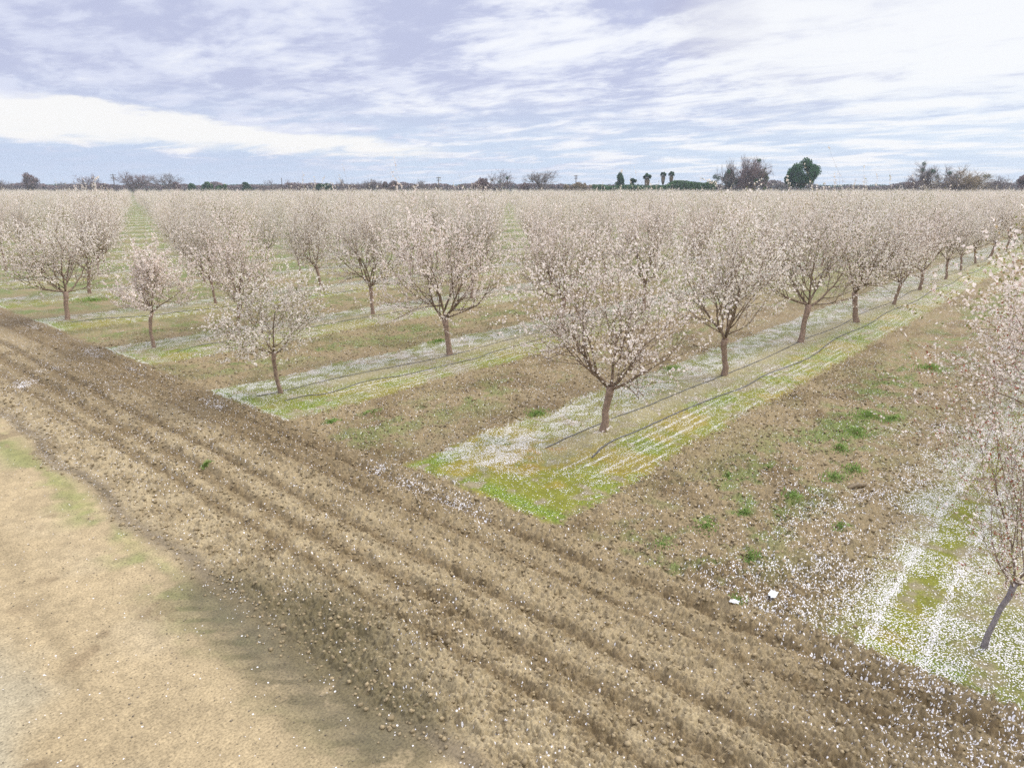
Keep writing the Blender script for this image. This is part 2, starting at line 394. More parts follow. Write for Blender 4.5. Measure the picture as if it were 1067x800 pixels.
# ------------------------------------------------------------------ almond tree
class Almond:
    def __init__(s, seed, trunk_h=.70, lens=(1.0, 1.0, .88, .72), kids=(5, 6, 6, 3), trunk_r=.062, lean_to=None, spread=42, lean=.0, bl=(1.0), leaf=.12, calyx=.2, flower=False, red=False, size=.038):
        s.r = np.random.default_rng(seed); r = s.r
        s.limbs, s.twigs, s.trunk = Tubes(), Tubes(), Tubes(); s.seg = []
        s.kids, s.lens = kids, lens
        la = r.uniform(0, 6.28) if lean_to is None else lean_to; tip = np.array([lean * math.cos(la), lean * math.sin(la), trunk_h])
        n = 6
        pts = [np.array([0, 0, -.12])] + [tip * t + np.array([r.normal() * .012, r.normal() * .012, 0]) for t in np.linspace(0.02, 1, n)]
        rr = [trunk_r * 1.35, trunk_r * 1.25, trunk_r * 1.02, trunk_r * .95, trunk_r * .95, trunk_r * 1.05, trunk_r * 1.15]
        s.trunk.tube(pts, rr, 9)
        s.base = pts[-1]
        a0 = r.uniform(0, 6.28)
        for i in range(kids[0]):
            a = a0 + i * 2 * math.pi / kids[0] + r.normal() * .3
            p = rad(spread + r.normal() * 9) * (1 if i else .25)
            d = np.array([math.sin(p) * math.cos(a), math.sin(p) * math.sin(a), math.cos(p)])
            s.grow(pts[-1] - np.array([0, 0, .04 * (i % 2)]), d, lens[0] * r.uniform(.8, 1.2), trunk_r * .44, 1)
        s.build(bl, leaf, calyx, flower, red, size)
    def grow(s, p, d, L, r0, lv):
        r = s.r; n = {1: 6, 2: 5, 3: 4, 4: 3}[lv]
        pts = [p]; dirs = [d]
        for i in range(n):
            d = norm(d + r.normal(size=3) * (.10 + .03 * lv) + np.array([0, 0, (.13, .07, .07, .15)[lv - 1]]))
            pts.append(pts[-1] + d * L / n); dirs.append(d)
        r1 = r0 * (.5 if lv < 4 else .4)
        rr = list(np.linspace(r0, r1, n + 1))
        (s.limbs if lv <= 2 else s.twigs).tube(pts, rr, {1: 7, 2: 5, 3: 4, 4: 3}[lv])
        if lv >= 2: s.seg.append((pts, lv))
        if lv == 4: return
        k = s.kids[lv]
        for i in range(k):
            t = ((.08, .18)[lv - 1] + (.92, .82)[lv - 1] * (i + r.uniform(.1, .9)) / k) if lv < 3 else (i + r.uniform(.2, .9)) / k
            x = t * n; j = min(int(x), n - 1); q = pts[j] * (1 - (x - j)) + pts[j + 1] * (x - j)
            ax = norm(cross3(dirs[j + 1], r.normal(size=3))); ang = rad(r.uniform(28, 72))
            if i == k - 1: q = pts[-1]; ang *= .4
            nd = norm(dirs[j + 1] * math.cos(ang) + ax * math.sin(ang) + np.array([0, 0, .12]))
            if nd[2] < -.15: nd[2] = -.1; nd = norm(nd)
            s.grow(q, nd, s.lens[lv] * r.uniform(.65, 1.25) * (1.1 - .3 * t), max(rr[j] * .50, .0022), lv + 1)
    def build(s, bl, leaf, calyx, flower, red, size):
        r = s.r; cb, cl, cc = [], [], []
        for pts, lv in s.seg:
            P = np.array(pts); n = len(P) - 1
            cnt = {2: 9, 3: 26, 4: 30}[lv] * bl * r.choice((.08, .5, 1.0, 1.7))
            cnt = int(cnt); 
            if cnt < 1: continue
            t = r.uniform(0.05 if lv > 2 else .5, 1.0, cnt) * n
            if lv > 2: t = np.round(t * 2.6 + r.normal(0, .22, cnt)) / 2.6 * .72 + t * .28    # flowers sit in knots on spurs
            t = np.clip(t, 0, n - 1e-4); j = t.astype(int); f = (t - j)[:, None]
            q = P[j] * (1 - f) + P[j + 1] * f + r.normal(size=(cnt, 3)) * .016
            u = r.uniform(size=cnt)
            cl.append(q[u < leaf]); cc.append(q[(u >= leaf) & (u < leaf + calyx)]); cb.append(q[u >= leaf + calyx])
        cb, cl, cc = map(np.concatenate, (cb, cl, cc))
        s.cb, s.cl, s.cc = cb, cl, cc
        s.v_b = flowers(cb, size * 1.05, r) if flower else flat_bits(cb, size, r, .45)
        s.v_c = flat_bits(cc, size * .62, r, .5, .7)
        s.v_l = flat_bits(cl, size * .95, r, .3, .42)
        s.red = red
    def parts(s, i, trunk_mat=None):
        nm = 'almond%d_' % i
        tm = trunk_mat or M_TRUNK
        d = {'trunk': s.trunk.mesh(nm + 'trunk', tm), 'limbs': s.limbs.mesh(nm + 'limbs', M_BARK), 'twigs': s.twigs.mesh(nm + 'twigs', M_TWIG, False)}
        v, f = s.v_b; d['blossoms'] = mk_mesh(nm + 'blossoms', v, [f], [M_BLOS])
        v, f = s.v_c; d['calyxes'] = mk_mesh(nm + 'calyxes', v, [f], [M_REDCAL if s.red else M_CALYX])
        v, f = s.v_l; d['leaves'] = mk_mesh(nm + 'leaves', v, [f], [M_LEAF])
        return d
    def single(s, i, keep=.4, grow=1.5):
        """the same tree as one light mesh for the far rows"""
        r = s.r; V, FQ, FT, MI_q, MI_t = [], [], [], [], []; n = 0
        for tb, mi in ((s.trunk, 0), (s.limbs, 0)):
            v, q, t = tb.arrays(); V.append(v); FQ.append(q + n); FT.append(t + n); MI_q += [mi] * len(q); MI_t += [mi] * len(t); n += len(v)
        def sub(c, k): return c[r.uniform(size=len(c)) < k]
        for c, sz, mi, k in ((s.cb, .042 * grow, 1, keep), (s.cc, .034 * grow, 2, keep * 1.3), (s.cl, .036 * grow, 3, keep * 1.2)):
            v, f = flat_bits(sub(c, k), sz, r, .4, 1.0 if mi == 1 else .7); V.append(v); FT.append(f + n); MI_t += [mi] * len(f); n += len(v)
        return mk_mesh('almond_far%d' % i, np.concatenate(V), [np.concatenate(FQ), np.concatenate(FT)], [M_TRUNK, M_BLOS, M_CALYX, M_LEAF], MI_q + MI_t)

FULL = [Almond(101 + i, trunk_h=.66 + .05 * (i % 3), lean=.10 + .03 * i, leaf=.14 + .04 * (i % 3), calyx=.19 - .03 * (i % 2), spread=(62, 54, 58, 50, 60)[i], bl=(.50, .74, .9, .74, .8)[i]) for i in range(5)]
YOUNG = [Almond(301 + i, trunk_h=.85, lens=(.65, .65, .6, .45), kids=(4, 5, 5, 4), trunk_r=.040, lean=.1, spread=54, leaf=(.3, .14, .1)[i], calyx=.16, bl=(.85, 1.25, 1.2)[i]) for i in range(3)]
NEAR = [Almond(402, trunk_h=.80, lean=.2, lean_to=AZ - math.pi / 2, trunk_r=.029, kids=(5, 5, 5, 4), bl=.46, leaf=.16, calyx=.36, flower=True, red=True, spread=50, size=.036),
        Almond(415, trunk_h=.85, lean=.1, bl=.85, leaf=.08, calyx=.16, flower=True, red=True, spread=46, size=.040)]
def tree_height(a): return float(np.percentile(a.cb[:, 2], 99))
P_FULL = [a.parts(i) for i, a in enumerate(FULL)]; P_YOUNG = [a.parts(10 + i) for i, a in enumerate(YOUNG)]
P_NEAR = [a.parts(20, M_PALE), NEAR[1].parts(21)] if False else [NEAR[0].parts(20, M_PALE), NEAR[1].parts(21)]
FARM = [a.single(i) for i, a in enumerate(FULL)]
HF = [tree_height(a) for a in FULL]; HY = [tree_height(a) for a in YOUNG]; HN = [tree_height(a) for a in NEAR]
print('heights', HF, HY, HN, 'blossoms', [len(a.cb) for a in FULL + YOUNG + NEAR])
print('radii', [(round(float(np.percentile(np.hypot(a.cb[:,0],a.cb[:,1]),93)),2), round(float(np.percentile(a.cb[:,2],50)),2)) for a in FULL+YOUNG+NEAR])

def plant(parts, loc, h_scale, w_scale, rz, label, group, cat='almond tree'):
    t = add('almond_tree', None, None, loc, rz, (w_scale, w_scale, h_scale)); tag(t, label, cat, group)
    for k in ('trunk', 'limbs', 'twigs', 'blossoms', 'calyxes', 'leaves'):
        o = add(k, parts[k], t)
    return t

ORD = ['', 'first', 'second', 'third', 'fourth', 'fifth', 'sixth', 'seventh', 'eighth', 'ninth', 'tenth', 'eleventh', 'twelfth', 'thirteenth', 'fourteenth', 'fifteenth', 'sixteenth', 'seventeenth', 'eighteenth', 'nineteenth', 'twentieth']
GRP = 'almond trees standing in rows'
# trees read off one by one: (row, x, y, variant kind, variant, height, width factor, turn, label)
SPECIAL = [
    (0, 8.42, .45, 'N', 0, 3.3, 1.0, 0.0, 'sparse near almond tree with reddish calyxes and grey trunk at the right edge'),
    (0, 14.1, .28, 'N', 1, 4.2, .9, .6, 'white-flowered almond tree cut off by the right edge, behind the sparse grey-trunked one'),
    (1, 11.56, 7.64, 'F', 0, 4.15, .88, .3, 'round almond tree standing at the yellow-green mossy corner nearest the camera'),
    (1, 17.45, 7.68, 'F', 1, 4.75, .84, 1.9, 'tall almond tree with a leaning trunk, right after the one at the mossy corner'),
    (1, 23.05, 7.66, 'F', 2, 4.7, .86, 4.0, 'full almond tree with a widely forked trunk, third from the mossy corner along its row'),
    (2, 8.53, 15.27, 'Y', 0, 3.0, 1.0, .8, 'small loose young almond tree with yellowish leaves, left of centre'),
    (2, 14.15, 15.05, 'F', 3, 4.75, .82, 2.4, 'tall pale round almond tree left of centre'),
    (3, 8.53, 22.86, 'Y', 1, 3.25, 1.0, 2.0, 'small round young almond tree on a thin trunk at the third strip corner'),
    (3, 11.76, 23.6, 'F', 4, 4.3, .85, 1.1, 'almond tree crowded directly behind the small loose yellowish one left of centre'),
    (4, 8.37, 30.34, 'F', 2, 4.0, 1.0, 5.1, 'broad white-pink almond tree at far left, standing at the end of the fourth row'),
]
taken = [(s[1], s[2]) for s in SPECIAL]
for row, x, y, kd, vi, hh, wf, rz, lab in SPECIAL:
    P, HH = {'F': (P_FULL, HF), 'Y': (P_YOUNG, HY), 'N': (P_NEAR, HN)}[kd]
    plant(P[vi], (x, y, height_at(x, y)), hh / HH[vi], hh / HH[vi] * wf * 1.0, rz, lab, GRP)

cand = []
rr_ = random.Random(5)
for n in range(-2, 62):
    y = Y0 + n * ROW
    off = 8.45 if n % 2 == 0 else 11.5
    for k in range(-1, 75):
        x = off + k * STEP
        if n > 12: x += 0
        if x < 8.2: continue
        jx, jy, hv, wv, vv, rz, u = rr_.gauss(0, .14), rr_.gauss(0, .12), rr_.uniform(.82, 1.12), rr_.uniform(.70, .90), rr_.randrange(5), rr_.uniform(0, 6.28), rr_.random()
        if n == 0 and k < 2: continue
        if any(math.hypot(x - a, y - b) < 2.2 for a, b in taken): continue
        if n >= 1: y_ = y + jy - (.16 if n < 3 else 0) + (0 if n > 1 else 0)
        else: y_ = y + jy
        x_ = x + jx
        D = x_ * math.cos(AZ) + y_ * math.sin(AZ); R = x_ * math.sin(AZ) - y_ * math.cos(AZ)
        if D < 4 or D > 330: continue
        if abs(R) > D * .80 + 6: continue
        inview = abs(R) < D * .725 + 1.2
        hh = (4.5 if D < 45 else (4.2 if D < 80 else 3.75)) * hv
        if n != 1 and D > 26: wv *= .84
        if u < .03: hh *= .72
        cand.append((D, n, x_, y_, hh, wv, vv, rz, inview))
cand.sort()
view = [c for c in cand if c[8]]
single_ = set(id(c) for c in view[:300 - len(SPECIAL)])
rows_seen = {}
for c in sorted([c for c in view if id(c) in single_], key=lambda c: (c[1], c[2])):
    rows_seen.setdefault(c[1], []).append(c)
names = {}
for n, L in rows_seen.items():
    before = sum(1 for s in SPECIAL if s[0] == n)
    for i, c in enumerate(L):
        q = i + 1 + before
        rown = 'the row on the mossy strip' if n == 1 else ('the row at the right edge' if n == 0 else 'the %s row, counting from the mossy strip' % ORD[min(n, 20)])
        if n <= 20 and q <= 9:
            names[id(c)] = ('%s almond tree from the left in %s' % (ORD[q], rown), GRP)
        elif n <= 20:
            names[id(c)] = ('almond tree right of the ninth in %s' % rown, 'almond trees far along ' + rown)
        else:
            names[id(c)] = ('small far almond tree more than twenty rows behind the mossy strip', 'almond trees beyond the twentieth row')
rest = []
for c in cand:
    D, n, x, y, hh, wv, vv, rz, inv = c
    if id(c) not in single_:
        rest.append(c); continue
    lab, grp = names[id(c)]
    s = hh / HF[vv]
    if D < 52: plant(P_FULL[vv], (x, y, height_at(x, y)), s, s * wv, rz, lab, grp)
    else:
        o = add('almond_tree', FARM[vv], None, (x, y, 0), rz, (s * wv, s * wv, s)); tag(o, lab, 'almond tree', grp)
print('trees in view', len(view) + len(SPECIAL), 'rest', len(rest), 'nearest rest', rest and min(c[0] for c in rest))

# everything past the 300 that show largest: one object, points carrying the far trees
src = bpy.data.collections.new('far_tree_kinds')
for i, me in enumerate(FARM):
    o = bpy.data.objects.new('far_tree_kind', me); src.objects.link(o)
pm = bpy.data.meshes.new('far_orchard')
pm.from_pydata([(c[2], c[3], 0) for c in rest], [], [])
for nm, tp, vals in (('pick', 'INT', [c[6] for c in rest]), ('turn', 'FLOAT', [c[7] for c in rest]), ('size', 'FLOAT', [c[4] / HF[c[6]] for c in rest])):
    a = pm.attributes.new(nm, tp, 'POINT'); a.data.foreach_set('value', vals)
fo = add('far_orchard_trees', pm); tag(fo, 'hazy mass of blossoming almond trees filling the orchard to the horizon', 'almond trees', kind='stuff')
gn = bpy.data.node_groups.new('scatter_far_trees', 'GeometryNodeTree')
gn.interface.new_socket('Geometry', in_out='INPUT', socket_type='NodeSocketGeometry'); gn.interface.new_socket('Geometry', in_out='OUTPUT', socket_type='NodeSocketGeometry')
gi, go = gn.nodes.new('NodeGroupInput'), gn.nodes.new('NodeGroupOutput')
ci = gn.nodes.new('GeometryNodeCollectionInfo'); ci.inputs['Collection'].default_value = src; ci.inputs['Separate Children'].default_value = True
ip = gn.nodes.new('GeometryNodeInstanceOnPoints'); ip.inputs['Pick Instance'].default_value = True
def nattr(nm, tp):
    a = gn.nodes.new('GeometryNodeInputNamedAttribute'); a.data_type = tp; a.inputs['Name'].default_value = nm; return a.outputs['Attribute']
cmb = gn.nodes.new('ShaderNodeCombineXYZ'); e2r = gn.nodes.new('FunctionNodeEulerToRotation')
gl = gn.links.new
gl(gi.outputs[0], ip.inputs['Points']); gl(ci.outputs[0], ip.inputs['Instance']); gl(nattr('pick', 'INT'), ip.inputs['Instance Index'])
gl(nattr('turn', 'FLOAT'), cmb.inputs['Z']); gl(cmb.outputs[0], e2r.inputs[0]); gl(e2r.outputs[0], ip.inputs['Rotation'])
gl(nattr('size', 'FLOAT'), ip.inputs['Scale']); gl(ip.outputs[0], go.inputs[0])
md = fo.modifiers.new('scatter', 'NODES'); md.node_group = gn

# ------------------------------------------------------------------ ground meshes
def radial(az0, az1, nc, Ds):
    az = np.linspace(az1, az0, nc)
    # distance from the camera's foot, screen-even spacing near, wider and wider far off
    A_, R_ = np.meshgrid(az, Ds)
    return R_ * np.cos(A_), R_ * np.sin(A_)
Ds = [3.9]
while Ds[-1] < 420:
    d = Ds[-1]; Ds.append(d + min((d + 1.4) ** 2 / 3890 * .8, .0032 * d if d < 25 else .0032 * 25 + (d - 25) * .012))
Ds = np.array(Ds + [460, 520, 620, 800, 1100, 1600, 2500, 4500])
nc = 1300
X, Y = radial(rad(-8), rad(94), nc, Ds)
zz, cc, pp, wet, road, head, strip = fields(X, Y)
outer = sst(330, 360, X * math.cos(AZ) + Y * math.sin(AZ))
zz *= (1 - sst(100, 300, np.hypot(X, Y)))
cc = cc * (1 - outer[..., None]) + np.array([.13, .15, .06]) * outer[..., None]; pp = pp * (1 - outer)
nr = len(Ds)
idx = np.arange(nr * nc).reshape(nr, nc)
quads = np.stack([idx[:-1, :-1], idx[:-1, 1:], idx[1:, 1:], idx[1:, :-1]], -1).reshape(-1, 4)[:, ::-1]
print('ground verts', nr * nc)
VV = np.stack([X, Y, zz], -1).reshape(-1, 3); CC = cc.reshape(-1, 3); PP = pp.ravel(); WW = wet.ravel()
rf, hf, sf = (a.ravel()[quads].mean(1) for a in (road, head, strip))
cls = np.where(rf > .5, 0, np.where(hf > .5, 1, np.where(sf > .5, 2, 3)))
for ci_, nm, lab in ((0, 'dirt_road', 'smooth pale dirt road along the orchard edge'), (1, 'tilled_headland', 'band of furrowed brown soil between road and trees'),
                (2, 'grass_strip', 'petal-covered mossy strips under the tree rows'), (3, 'ground', 'brown cloddy soil and grass between the tree rows')):
    q = quads[cls == ci_]; used, inv = np.unique(q, return_inverse=True)
    me = mk_mesh(nm, VV[used], [inv.reshape(-1, 4)], [M_SOIL], smooth=True, attrs={'tone': CC[used], 'petals': PP[used], 'wet': WW[used]})
    tag(add(nm, me), lab, kind='structure')
# the land behind and beside the view, and under the camera
Db = np.concatenate([[.02], np.linspace(.6, 3.9, 40), np.geomspace(4.1, 4500, 160)])
for (a0, a1, ncb, dd) in ((94, 352, 260, Db), (-8, 94, 160, Db[:41])):
    Xb, Yb = radial(rad(a0), rad(a1), ncb, dd); z_, c_, p_, w_, r_, h_, s_ = fields(Xb, Yb, False)
    z_ = np.where(np.hypot(Xb, Yb) > 100, 0, z_)
    i_ = np.arange(len(dd) * ncb).reshape(len(dd), ncb)
    q_ = np.stack([i_[:-1, :-1], i_[:-1, 1:], i_[1:, 1:], i_[1:, :-1]], -1).reshape(-1, 4)[:, ::-1]
    me = mk_mesh('surrounding_ground', np.stack([Xb, Yb, z_], -1), [q_], [M_SOIL], smooth=True, attrs={'tone': c_.reshape(-1, 3), 'petals': p_.ravel() * .5, 'wet': w_.ravel() * 0})
    tag(add('surrounding_ground', me), 'bare land around and behind the viewpoint', kind='structure')

# ------------------------------------------------------------------ loose things nobody could count
def sample(n, xr, yr):
    x = RNG.uniform(*xr, n); y = RNG.uniform(*yr, n)
    D = x * math.cos(AZ) + y * math.sin(AZ); R = x * math.sin(AZ) - y * math.cos(AZ)
    k = (D > 3.6) & (np.abs(R) < D * .8 + 1.5)
    return x[k], y[k]
# soil clods
x, y = sample(60000, (2.9, 22), (-1, 26))
z, c, p, w, r_, h_, s_ = fields(x, y)
keep = RNG.uniform(size=len(x)) < np.clip((1 - r_) * (1 - s_) * np.clip(16 / np.hypot(x, y), 0, 1) ** 1.2 * .75, 0, 1)
x, y, z = x[keep], y[keep], z[keep]; n = len(x)
sz = .016 + .05 * RNG.beta(1.1, 7, n)
oc = np.array([[1, 0, 0], [.3, .95, 0], [-.8, .6, 0], [-.8, -.6, 0], [.3, -.95, 0], [.45, .35, .75], [-.35, .45, .7], [-.2, -.5, .8], [.5, -.3, .62], [0, 0, -.6]])
of = np.array([[0, 1, 5], [1, 6, 5], [1, 2, 6], [2, 7, 6], [2, 3, 7], [3, 8, 7], [3, 4, 8], [4, 0, 8], [0, 5, 8], [5, 6, 7], [5, 7, 8], [1, 0, 9], [2, 1, 9], [3, 2, 9], [4, 3, 9], [0, 4, 9]])
V = oc[None] * RNG.uniform(.65, 1.3, (n, 10, 1)) * sz[:, None, None] * np.array([1, 1, .8])
an = RNG.uniform(0, 6.28, n); ca, sa = np.cos(an)[:, None], np.sin(an)[:, None]
V = np.stack([V[..., 0] * ca - V[..., 1] * sa, V[..., 0] * sa + V[..., 1] * ca, V[..., 2]], -1) + np.stack([x, y, z + sz * .12], -1)[:, None]
M_CLOD = simple('soil_clod', (.30, .232, .135), .95, .3, 9)
me = mk_mesh('soil_clods', V.reshape(-1, 3), [(np.arange(n)[:, None, None] * 10 + of[None]).reshape(-1, 3)], [M_CLOD], smooth=False)
tag(add('soil_clods', me), 'loose lumps of dry earth strewn over the tilled ground', 'soil clods', kind='stuff')
print('clods', n)
x, y = sample(9000, (.3, 3.5), (1, 22)); z = fields(x, y)[0]; k_ = RNG.uniform(size=len(x)) < .35 * np.clip(7 / np.hypot(x, y), 0, 1); x, y, z = x[k_], y[k_], z[k_]; n = len(x)
sz = .005 + .016 * RNG.beta(1, 6, n)
V = oc[None] * RNG.uniform(.65, 1.3, (n, 10, 1)) * sz[:, None, None] * np.array([1, 1, .7]) + np.stack([x, y, z + sz * .2], -1)[:, None]
tag(add('pebbles', mk_mesh('pebbles', V.reshape(-1, 3), [(np.arange(n)[:, None, None] * 10 + of[None]).reshape(-1, 3)], [simple('pebble', (.22, .18, .13), .9, .4, 3)])), 'small stones and crumbs on the pale dirt road', 'pebbles', kind='stuff')
# fallen petals near by
x, y = sample(900000, (0.5, 20), (-1, 22))
z, c, p, w, r_, h_, s_ = fields(x, y)
keep = RNG.uniform(size=len(x)) < np.clip(p * (.30 + .6 * s_) * np.clip(9 / np.hypot(x, y), .12, 1) ** 1.5, 0, 1)
x, y, z = x[keep], y[keep], z[keep]
v, f = flat_bits(np.stack([x, y, z + .006], -1), .0155, RNG, .3, .8, tilt=.45)
tag(add('fallen_petals', mk_mesh('fallen_petals', v, [f], [M_PETAL])), 'white almond petals scattered thickly over soil and moss', 'petals', kind='stuff')
print('petals', len(x))
# grass blades
M_GRASS = simple('grass_blade', (.14, .205, .03), .6, .35, 3, trans=.3)
M_WEED = simple('weed_blade', (.25, .36, .09), .6, .35, 6, trans=.3)
M_OLIVE = simple('dull_grass', (.16, .18, .05), .7, .3, 2, trans=.3)
def blades(x, y, z, hgt, rng, wd=.006):
    n = len(x); a = rng.uniform(0, 6.28, n); lean = rng.uniform(.2, .9, n); hgt = hgt * rng.uniform(.5, 1.3, n)
    dx, dy = np.cos(a), np.sin(a); w = wd * rng.uniform(.6, 1.4, n)
    b = np.stack([x, y, z - .005], -1)
    side = np.stack([-dy * w, dx * w, 0 * w], -1); mid = b + np.stack([dx * lean * hgt * .35, dy * lean * hgt * .35, hgt * .6], -1)
    tip = b + np.stack([dx * lean * hgt, dy * lean * hgt, hgt * (1 - .3 * lean)], -1)
    v = np.stack([b - side, b + side, mid + side * .8, mid - side * .8, tip], 1)
    i = np.arange(n)[:, None] * 5
    return v.reshape(-1, 3), i + np.array([[0, 1, 2, 3]]), i + np.array([[3, 2, 4]])
x, y = sample(700000, (7.4, 26), (-1, 27))
z, c, p, w, r_, h_, s_ = fields(x, y)
gr = np.clip((c[:, 1] / c[:, 0] - 1.0) * 2.2, 0, 1) * (c[:, 2] < .09)
keep = RNG.uniform(size=len(x)) < gr * .8 * (1 - r_) * (1 - h_) * np.where(y > 13, .5, 1)
v, q, t = blades(x[keep], y[keep], z[keep], .028, RNG, .0045)
tag(add('short_grass', mk_mesh('short_grass', v, [q, t], [M_GRASS])), 'short yellow-green grass and moss tufts on the tree strips', 'grass', kind='stuff')
gr = np.clip((c[:, 1] / c[:, 0] - .93) * 3, 0, 1) * (1 - s_) * (1 - r_) * (1 - h_)
keep = RNG.uniform(size=len(x)) < gr * .6
v, q, t = blades(x[keep], y[keep], z[keep], .035, RNG, .005)
tag(add('sparse_grass', mk_mesh('sparse_grass', v, [q, t], [M_WEED])), 'thin scattered grass sprouting in the tilled soil between the rows', 'grass', kind='stuff')
print('blades', int(keep.sum()))

# ------------------------------------------------------------------ weeds one can point to
def weed(px, py, r, n, h, lab, mat=None):
    X_, Y_, _ = ground_pt(px, py); rng = np.random.default_rng(int(px * 7 + py))
    a = rng.uniform(0, 6.28, n); q = np.minimum(np.abs(rng.normal(0, .45, n)), .85) * r * 1.15; n_ = 0; h *= .7
    xs, ys = np.cos(a) * q * 1.25, np.sin(a) * q * .9
    z0 = fields(X_ + xs, Y_ + ys)[0]
    v, qf, tf = blades(xs, ys, z0, h, rng, .007)
    o = add('weed_clump', mk_mesh('weed_clump', v, [qf, tf], [mat or M_WEED]), None, (X_, Y_, 0))
    tag(o, lab, 'weed', 'green weed clumps in the soil')
for a in ((215, 487, .13, 170, .07, 'lone small green weed in the furrowed brown soil left of the mossy corner'),
          (735, 550, .28, 420, .06, 'spreading low green weed clump nearest the two white scraps of paper'),
          (690, 570, .22, 260, .05, 'faint weed patch just right of the mossy strip corner'),
          (783, 583, .15, 260, .07, 'small upright weed between two white scraps and the spreading clump'),
          (768, 628, .15, 160, .06, 'weed sprouting directly behind the smaller white scrap'),
          (825, 520, .18, 320, .09, 'dark green weed tuft in the right alley, nearer than the brown branch'),
          (775, 536, .15, 220, .07, 'small weed tuft just left of the dark green tuft in the right alley'),
          (876, 550, .2, 260, .06, 'weed patch nearest the petal-covered ground at right'),
          (800, 490, .12, 130, .05, 'tiny weed at the left border of the right alley, below the strip edge'),
          (758, 497, .12, 130, .06, 'tiny weed touching the long petal-lined strip edge'),
          (870, 498, .3, 480, .08, 'wide green weed patch halfway up the right alley'),
          (890, 490, .25, 380, .09, 'weed patch joined to the right of the wide green one'),
          (876, 468, .28, 420, .07, 'loose pale weed patch behind the wide green one in the right alley'),
          (905, 434, .45, 700, .1, 'bright green weed patch in front of the farthest weeds of the right alley'),
          (928, 437, .3, 480, .1, 'bright weed patch just right of the largest bright one'),
          (893, 452, .4, 520, .09, 'weed patch between the bright pair and the wide patch'),
          (968, 385, .5, 600, .12, 'farthest green weed patch in the right alley beside the white-flowered crown'),
          (560, 432, .3, 420, .11, 'rounded green weed left of the round tree at the mossy corner'),
          (700, 386, .35, 420, .12, 'bright weed behind the round tree at the mossy corner'),
          (457, 357, .35, 480, .12, 'green weed by the trunk of the tall pale round tree'),
          (98, 313, .8, 900, .16, 'dark green weed beside the broad white-pink tree at far left'),
          (385, 432, .3, 420, .07, 'low green weed patch in the alley just left of the mossy corner'),
          (345, 440, .2, 420, .07, 'low green weed patch in the alley below the loose yellowish tree')):
    weed(*a)

# ------------------------------------------------------------------ drip hoses
M_HOSE = simple('black_hose', (.085, .08, .078), .45, .3, 30, spec=.5)
def hose(pix, lab, r=.014, ext=None):
    pts = [np.array(ground_pt(*p)) for p in pix]
    if ext:
        p = pts[-1]
        for k in range(1, 26): pts.append(np.array([p[0] + k * 1.6, p[1] + math.sin(k * 1.3 + ext) * .09 + (k / 26) * ext * .0, 0]))
    # Catmull-Rom through the read-off points
    out = []
    for i in range(len(pts) - 1):
        p0, p1, p2, p3 = pts[max(i - 1, 0)], pts[i], pts[i + 1], pts[min(i + 2, len(pts) - 1)]
        for t in np.linspace(0, 1, 7)[:-1]:
            out.append(.5 * ((2 * p1) + (-p0 + p2) * t + (2 * p0 - 5 * p1 + 4 * p2 - p3) * t * t + (-p0 + 3 * p1 - 3 * p2 + p3) * t ** 3))
    out.append(pts[-1])
    out = np.array(out); z0 = fields(out[:, 0], out[:, 1])[0]; out[:, 2] = z0 + r * .35
    tb = Tubes(); tb.tube(list(out), [r] * len(out), 8)
    o = add('drip_hose', tb.mesh('drip_hose', M_HOSE)); tag(o, lab, 'hose', 'black drip hoses along the tree rows')
hose([(568.7, 470.6), (595, 458), (621, 447), (643.7, 437), (670, 428), (711, 410.6), (752.5, 394.5), (790, 379), (822, 364)], 'thin black hose passing right at the trunk of the round tree on the mossy corner', ext=1.0)
hose([(616.7, 480), (628.7, 468.7), (640, 462), (662.5, 453), (685, 442.5), (718.7, 427.5), (748.7, 415.5), (775, 405.7), (800, 391.9), (842.4, 375), (868.7, 356)], 'curving black hose ending in rusty litter in front of the round tree', .017, ext=2.0)
hose([(297, 420.5), (317.6, 415.4), (341, 412.7), (368, 404), (388, 398.5), (419, 393.5), (469, 381.7), (498.5, 374.7), (515, 368.5), (539.7, 362)], 'black hose starting beside the loose yellowish young tree', .014, ext=.5)
hose([(268, 416), (284, 412.5), (310, 407), (350, 397), (420, 383), (469, 373), (520, 359)], 'thin black hose running behind the loose yellowish young tree', .012, ext=1.5)
hose([(185, 368.8), (207.5, 362.5), (230, 358.7), (262, 354), (300, 347.5), (345, 339)], 'black hose right of the small round young tree', .013, ext=.3)
hose([(75, 337.8), (112.5, 333.5), (150, 331), (190, 326), (230, 322)], 'black hose at far left reaching from the broad white-pink tree', .015, ext=.9)
#hose([(1012, 700), (1024, 676), (1038, 655)], 'short dark hose piece lying by the grey trunk at the right edge', .016)

